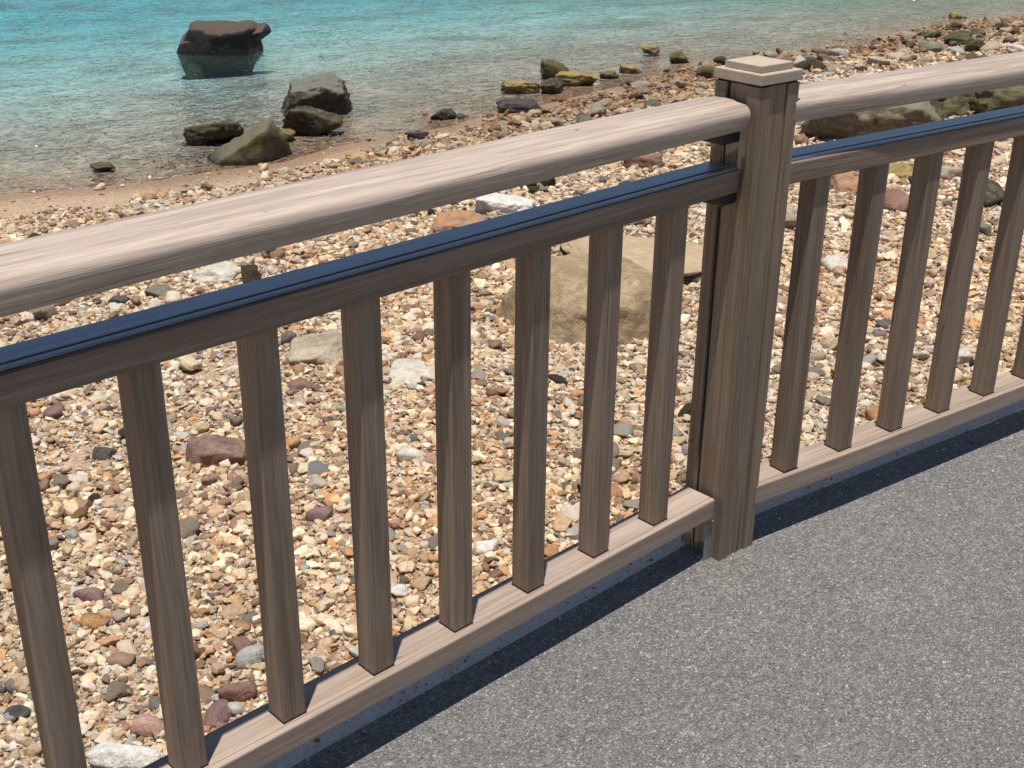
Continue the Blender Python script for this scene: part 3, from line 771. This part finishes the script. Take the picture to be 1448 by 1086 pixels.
# --- the rest: a bed of pebbles nobody could count, one instanced object
def pebble_points():
    P_, S_, C_, I_ = [], [], [], []
    cols = np.array([PAL[k][0] for k in pn])
    def batch(n, x0, x1, y0, y1, med, sig, smin, smax, dens=1.0, lift=0.0, dmin=0, dmax=99):
        x = rng.uniform(x0, x1, n); y = rng.uniform(y0, y1, n)
        k = in_view(x, y, .22)
        dist = np.hypot(x - CAM.x, y - CAM.y); k &= (dist >= dmin) & (dist < dmax)
        x, y = x[k], y[k]
        s = sandy(x, y)
        keep = rng.random(len(x)) > s * .985
        x, y = x[keep], y[keep]
        z = ground_z(x, y)
        k = z > -1.035; x, y, z = x[k], y[k], z[k]
        sz = np.clip(med * np.exp(rng.normal(0, sig, len(x))), smin, smax)
        # keep pebbles off the middle of the big stones
        for (rx, ry), rr in zip(rock_xy, rock_r):
            k = np.hypot(x - rx, y - ry) > rr * .72
            x, y, z, sz = x[k], y[k], z[k], sz[k]
        n = len(x)
        fl = rng.uniform(.32, .70, n)
        sc = np.stack([sz / 2, sz / 2 * rng.uniform(.6, 1, n), sz / 2 * fl], 1)
        rot = np.stack([rng.normal(0, .30, n), rng.normal(0, .30, n), rng.uniform(0, 6.283, n)], 1)
        pz = z + sc[:, 2] * rng.uniform(-.35, .8, n) + lift * rng.random(n)
        ci = rng.choice(len(pn), n, p=pw)
        c = cols[ci] * rng.normal(1, .20, (n, 1)).clip(.5, 1.55) * rng.normal(1, .018, (n, 3))
        # colour drifts across the beach: warmer and more orange low down near the path, greyer higher up
        warm = (np.sin(x * 1.7 + 1) * np.sin(y * 1.3) * .5 + .5)[:, None]
        c = c * (1 + (warm - .5) * np.array([.10, .0, -.12]))
        d = (np.interp(x, SX, SY) - y)
        wetk = np.clip((1.9 - d) / 1.4, 0, 1)[:, None] * np.clip((x - 1) / 5, .3, 1)[:, None]
        c = c * (1 - wetk * np.array([.50, .56, .63]))
        P_.append(np.stack([x, y, pz], 1)); S_.append(sc); C_.append(np.clip(c, .02, .8)); I_.append(rot)
    # fine grit, typical pebbles, bigger ones; sizes grow with distance
    A = (-3.2, 4.5, .12, 6.0)
    area = (A[1] - A[0]) * (A[3] - A[2])
    batch(int(area * 6500), *A, .013, .30, .006, .024, dmax=5.2)
    batch(int(area * 2000), *A, .026, .34, .013, .05, lift=.008, dmax=5.2)
    batch(int(area * 210), *A, .050, .25, .032, .08, lift=.010, dmax=5.2)
    B = (-5.5, 24, .12, 8.2); area = (B[1] - B[0]) * (B[3] - B[2])
    batch(int(area * 2200), *B, .023, .3, .014, .05, dmin=5.2, dmax=10)
    batch(int(area * 1000), *B, .036, .32, .018, .08, lift=.006, dmin=5.2, dmax=10)
    batch(int(area * 60), *B, .08, .2, .05, .12, lift=.01, dmin=5.2, dmax=10)
    batch(int(area * 650), *B, .045, .35, .02, .1, dmin=10)
    batch(int(area * 60), *B, .085, .35, .05, .16, lift=.01, dmin=10)
    n = 60       # a few stray stones on the paving
    x = rng.uniform(-1.8, 3, n); y = -.06 - np.abs(rng.normal(0, .35, n))
    sz = np.clip(.005 * np.exp(rng.normal(0, .4, n)), .003, .011)
    P_.append(np.stack([x, y, sz * .25], 1)); S_.append(np.stack([sz / 2, sz / 2 * .8, sz / 2 * .6], 1)); I_.append(np.stack([0 * x, 0 * x, rng.uniform(0, 6.283, n)], 1)); C_.append(cols[rng.choice(len(pn), n, p=pw)])
    n = 420      # loose grit gathered under the railing
    x = rng.uniform(-1.6, 3, n); y = rng.uniform(-.02, .06, n) + np.where(x > 0, -.03 + math.tan(-0.14267) * x, 0)
    sz = np.clip(.0055 * np.exp(rng.normal(0, .4, n)), .003, .014)
    sc = np.stack([sz / 2, sz / 2 * .8, sz / 2 * .6], 1)
    P_.append(np.stack([x, y, sz * .25], 1)); S_.append(sc); I_.append(np.stack([rng.normal(0, .3, n), rng.normal(0, .3, n), rng.uniform(0, 6.283, n)], 1))
    C_.append(cols[rng.choice(len(pn), n, p=pw)])
    return np.concatenate(P_), np.concatenate(S_), np.concatenate(C_), np.concatenate(I_)
PP, PS, PC, PR = pebble_points()
print("pebbles", len(PP))
def pebble_bed():
    me = bpy.data.meshes.new("shingle"); me.vertices.add(len(PP)); me.vertices.foreach_set('co', PP.ravel())
    a = me.attributes.new("scl", 'FLOAT_VECTOR', 'POINT'); a.data.foreach_set('vector', PS.ravel())
    a = me.attributes.new("rot", 'FLOAT_VECTOR', 'POINT'); a.data.foreach_set('vector', PR.ravel())
    a = me.attributes.new("tint", 'FLOAT_COLOR', 'POINT'); a.data.foreach_set('color', np.concatenate([PC, np.ones((len(PC), 1))], 1).ravel())
    a = me.attributes.new("pick", 'INT', 'POINT'); a.data.foreach_set('value', rng.integers(0, 16, len(PP)).astype(np.int32))
    o = link(bpy.data.objects.new("shingle", me))
    coll = bpy.data.collections.new("pebble_shapes")
    for k, pm in enumerate(PROTO):
        pm.materials.append(M_PEB)
        coll.objects.link(bpy.data.objects.new("pebble_shape", pm))
    g = bpy.data.node_groups.new("scatter_pebbles", 'GeometryNodeTree')
    g.interface.new_socket("Geometry", in_out='INPUT', socket_type='NodeSocketGeometry')
    g.interface.new_socket("Geometry", in_out='OUTPUT', socket_type='NodeSocketGeometry')
    N = g.nodes; L = g.links
    gi, go = N.new("NodeGroupInput"), N.new("NodeGroupOutput")
    ci = N.new("GeometryNodeCollectionInfo"); ci.inputs[0].default_value = coll; ci.inputs['Separate Children'].default_value = True; ci.inputs['Reset Children'].default_value = True
    iop = N.new("GeometryNodeInstanceOnPoints"); iop.inputs['Pick Instance'].default_value = True
    def att(nm, ty):
        x = N.new("GeometryNodeInputNamedAttribute"); x.data_type = ty; x.inputs[0].default_value = nm; return x.outputs[0]
    m2p = N.new("GeometryNodeMeshToPoints"); L.new(gi.outputs[0], m2p.inputs[0])
    L.new(m2p.outputs[0], iop.inputs['Points'])
    L.new(ci.outputs[0], iop.inputs['Instance'])
    L.new(att("pick", 'INT'), iop.inputs['Instance Index'])
    e2r = N.new("FunctionNodeEulerToRotation"); L.new(att("rot", 'FLOAT_VECTOR'), e2r.inputs[0]); L.new(e2r.outputs[0], iop.inputs['Rotation'])
    L.new(att("scl", 'FLOAT_VECTOR'), iop.inputs['Scale'])
    L.new(iop.outputs[0], go.inputs[0])
    md = o.modifiers.new("scatter", 'NODES'); md.node_group = g
    tag(o, "bed of small cream, tan and brown pebbles covering the beach", "shingle", kind="stuff")
pebble_bed()

# ------------------------------------------------------------------ railing
rail = bpy.data.objects.new("railing", None); link(rail)
tag(rail, "weathered brown wood-look railing with square balusters and one capped post, along the paved path", "railing")

YR, ZT, Z0, WR = -0.067, 0.1605, 0.1118, 0.0895
YM, ZMB, ZMT, WM = -0.0585, 0.8753, 0.9227, 0.0775
YB, BW, BS = -0.0507, 0.0459, 0.19205
TH, RY = -0.1445, -0.0275

def frame_empty(): pass

def handrail_profile():
    f, b = -0.074, 0.060
    pr = [(f + .014, 1.004), (f + .008, 1.0055), (f + .0045, 1.010), (f + .0008, 1.024)]
    pr += arc(f + .020, 1.0345, .020, 185, 105, 8)
    pr += [(f + .036, 1.0562), (-.030, 1.0590), (-.007, 1.0597), (.018, 1.0588), (b - .036, 1.0562)]
    pr += arc(b - .020, 1.0345, .020, 75, -5, 8)
    pr += [(b - .0008, 1.024), (b - .0045, 1.010), (b - .008, 1.0055), (b - .014, 1.004)]
    return pr[::-1]
def mid_profile():
    a, b = YM, YM + WM
    pr = [(a + .002, ZMB), (a, ZMB + .002), (a, ZMT - .004), (a + .0012, ZMT - .0012), (a + .004, ZMT)]
    pr += [(b - .003, ZMT), (b, ZMT - .003), (b, ZMB + .002), (b - .002, ZMB)]
    return pr[::-1]
def low_profile():
    a, b = YR, YR + WR
    pr = [(a + .0025, Z0), (a, Z0 + .0025), (a, ZT - .004), (a + .001, ZT - .0015), (a + .004, ZT - .0005)]
    pr += [(a + .0100, ZT), (a + .0108, ZT - .0015), (a + .0122, ZT - .0015), (a + .013, ZT)]
    pr += [(b - .012, ZT), (b - .0105, ZT - .003), (b - .003, ZT - .003), (b, ZT - .006), (b, Z0 + .002), (b - .002, Z0)]
    return pr[::-1]

def make_section(side, x_in, x_out, first, nbal, mtx):
    """side -1: left of the post, +1: right. x_in near the post, x_out far end"""
    a, b = (x_out, x_in) if side < 0 else (x_in, x_out)
    parts = []
    hx = x_in + (-.002 if side < 0 else .0)
    ha, hb = (x_out, hx) if side < 0 else (hx, x_out)
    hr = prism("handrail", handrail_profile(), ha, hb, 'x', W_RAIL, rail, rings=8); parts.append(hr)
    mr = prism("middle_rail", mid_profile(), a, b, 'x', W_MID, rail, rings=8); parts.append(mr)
    if side > 0:
        for v in hr.data.vertices:
            if v.co.y < -.02: v.co.y += .010 if v.co.x < .2 else 0.0
    if side < 0:      # the near rails bow out a little towards the path
        for ob, amt, lim in ((hr, .022, -.02), (mr, .010, YM + .002)):
            for v in ob.data.vertices:
                if v.co.y < lim: v.co.y -= amt * .8 * min(1.2, max(0, -v.co.x - .1) / 1.9)
                if ob is hr and v.co.z < 1.03: v.co.z -= .003 * min(1.2, -v.co.x / 1.9)
    # middle rail top strip, sky reflection painted in as blue, in two widths with a dark groove between
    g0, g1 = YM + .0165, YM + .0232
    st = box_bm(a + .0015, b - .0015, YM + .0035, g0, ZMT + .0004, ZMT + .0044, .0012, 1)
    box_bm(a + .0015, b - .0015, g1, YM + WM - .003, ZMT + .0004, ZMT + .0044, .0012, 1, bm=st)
    bm_obj("sky_tint_strip", st, M_SKY_STRIP, mr)
    bm_obj("groove", box_bm(a + .002, b - .002, g0 + .0003, g1 - .0003, ZMT + .0004, ZMT + .0009), M_GAP, mr)
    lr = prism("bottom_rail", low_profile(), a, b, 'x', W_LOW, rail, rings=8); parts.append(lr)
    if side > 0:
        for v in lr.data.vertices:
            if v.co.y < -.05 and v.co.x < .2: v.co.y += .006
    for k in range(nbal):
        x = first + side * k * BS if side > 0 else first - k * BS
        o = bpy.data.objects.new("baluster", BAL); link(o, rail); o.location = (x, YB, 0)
        g = bpy.data.objects.new("joint", BALJ); link(g, o)
        parts.append(o)
    # black fixing brackets beneath the rails at the post
    xi = x_in; s_ = side
    for (z, hz, y0, y1, ln) in () if side > 0 else ((1.0035, .028, -.045, .030, .045), (ZMB - .0005, .026, -.048, .012, .040)):
        x0, x1 = sorted((xi + s_ * ln, xi - s_ * .010))
        parts.append(bm_obj("bracket", box_bm(x0, x1, y0, y1, z - hz, z, .002, 1), M_BLACK, rail))
    for o in parts:
        o.matrix_local = mtx @ o.matrix_local if False else mtx @ Matrix.Translation(o.location)
    return parts

# baluster shared mesh
bb = box_bm(0, BW, 0, BW, ZT + .0022, ZMB - .0006, .0022, 2)
tmp = bm_obj("baluster", bb, W_BAL); BAL = tmp.data; bpy.data.objects.remove(tmp)
bj = box_bm(-.0008, BW + .0008, -.0008, BW + .0008, ZT + .0003, ZT + .0024)
tmp = bm_obj("joint", bj, M_GAP); BALJ = tmp.data; bpy.data.objects.remove(tmp)

HW = 0.0600
make_section(-1, -HW - .012, -2.56, -0.2659, 12, Matrix.Identity(4))
make_section(+1, .057, 2.60, 0.1571, 12, Matrix.Translation((0, RY, 0)) @ Matrix.Rotation(TH, 4, 'Z'))

def post_outline():
    """closed outline (x, y) of the post: corner stiles, shallow panels, narrow grooves"""
    h = HW
    rec = .0035
    def side_():   # along local u from -h to h at v = -h
        return [(-h + .0015, -h), (-h + .030, -h), (-h + .0315, -h + rec), (h - .0385, -h + rec), (h - .0380, -h + .011), (h - .0355, -h + .011), (h - .0350, -h), (h - .0015, -h)]
    def side_deep():
        return [(-h + .0015, -h), (-h + .030, -h), (-h + .0335, -h + .013), (-h + .0385, -h + .013), (-h + .0395, -h + rec), (h - .036, -h + rec), (h - .0345, -h), (h - .0015, -h)]
    out = []
    for k, sd in enumerate((side_(), side_deep(), side_(), side_deep())):
        a = k * math.pi / 2
        for (u, v) in sd:
            out.append((u * math.cos(a) - v * math.sin(a), u * math.sin(a) + v * math.cos(a)))
    return out
def make_post(loc, rz, label=None):
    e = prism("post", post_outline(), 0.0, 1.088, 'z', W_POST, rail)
    e.location = loc; e.rotation_euler = (0, 0, rz)
    c = .0631
    bm = box_bm(-c, c, -c, c, 1.0925, 1.1135, .0018, 2)
    u = c - .0150
    # stepped top: raised square with a shallow pyramid
    box_bm(-u, u, -u, u, 1.1138, 1.1275, .0015, 2, bm=bm)
    v = u - .0022
    q = [bm.verts.new(p) for p in ((-v, -v, 1.1274), (v, -v, 1.1274), (v, v, 1.1274), (-v, v, 1.1274), (0, 0, 1.1355))]
    for a_, b_ in ((0, 1), (1, 2), (2, 3), (3, 0)): bm.faces.new((q[a_], q[b_], q[4]))
    gv = box_bm(-HW + .0048, -HW + .0125, HW - .0388, HW - .0322, .002, 1.086)
    bm_obj("groove", gv, M_GAP, e)
    cap = bm_obj("post_cap", bm, W_CAP, e)
    gap = bm_obj("cap_joint", box_bm(-HW + .004, HW - .004, -HW + .004, HW - .004, 1.087, 1.0926), M_GAP, e)
    return e
make_post((0, -0.031, 0), -0.0713)
make_post((-2.56 - HW, -0.025, 0), 0.0)
ca, sa = math.cos(TH), math.sin(TH)
make_post((ca * (2.60 + HW), RY + sa * (2.60 + HW) + .01, 0), TH)

# steel foot and bolt at the base of the middle post
ft = box_bm(-.0885, -.0600, -.062, -.058, 0.0, .098, .001, 1)
box_bm(-.0885, -.0600, -.0578, -.040, 0.0, .004, .001, 1, bm=ft)
bm_obj("foot_bracket", ft, M_STEEL, rail)
bt = bmesh.new(); bmesh.ops.create_cone(bt, cap_ends=True, segments=20, radius1=.011, radius2=.009, depth=.022, matrix=Matrix.Translation((.078, -.045, .1005)))
bm_obj("bolt", bt, M_BLACK, rail)
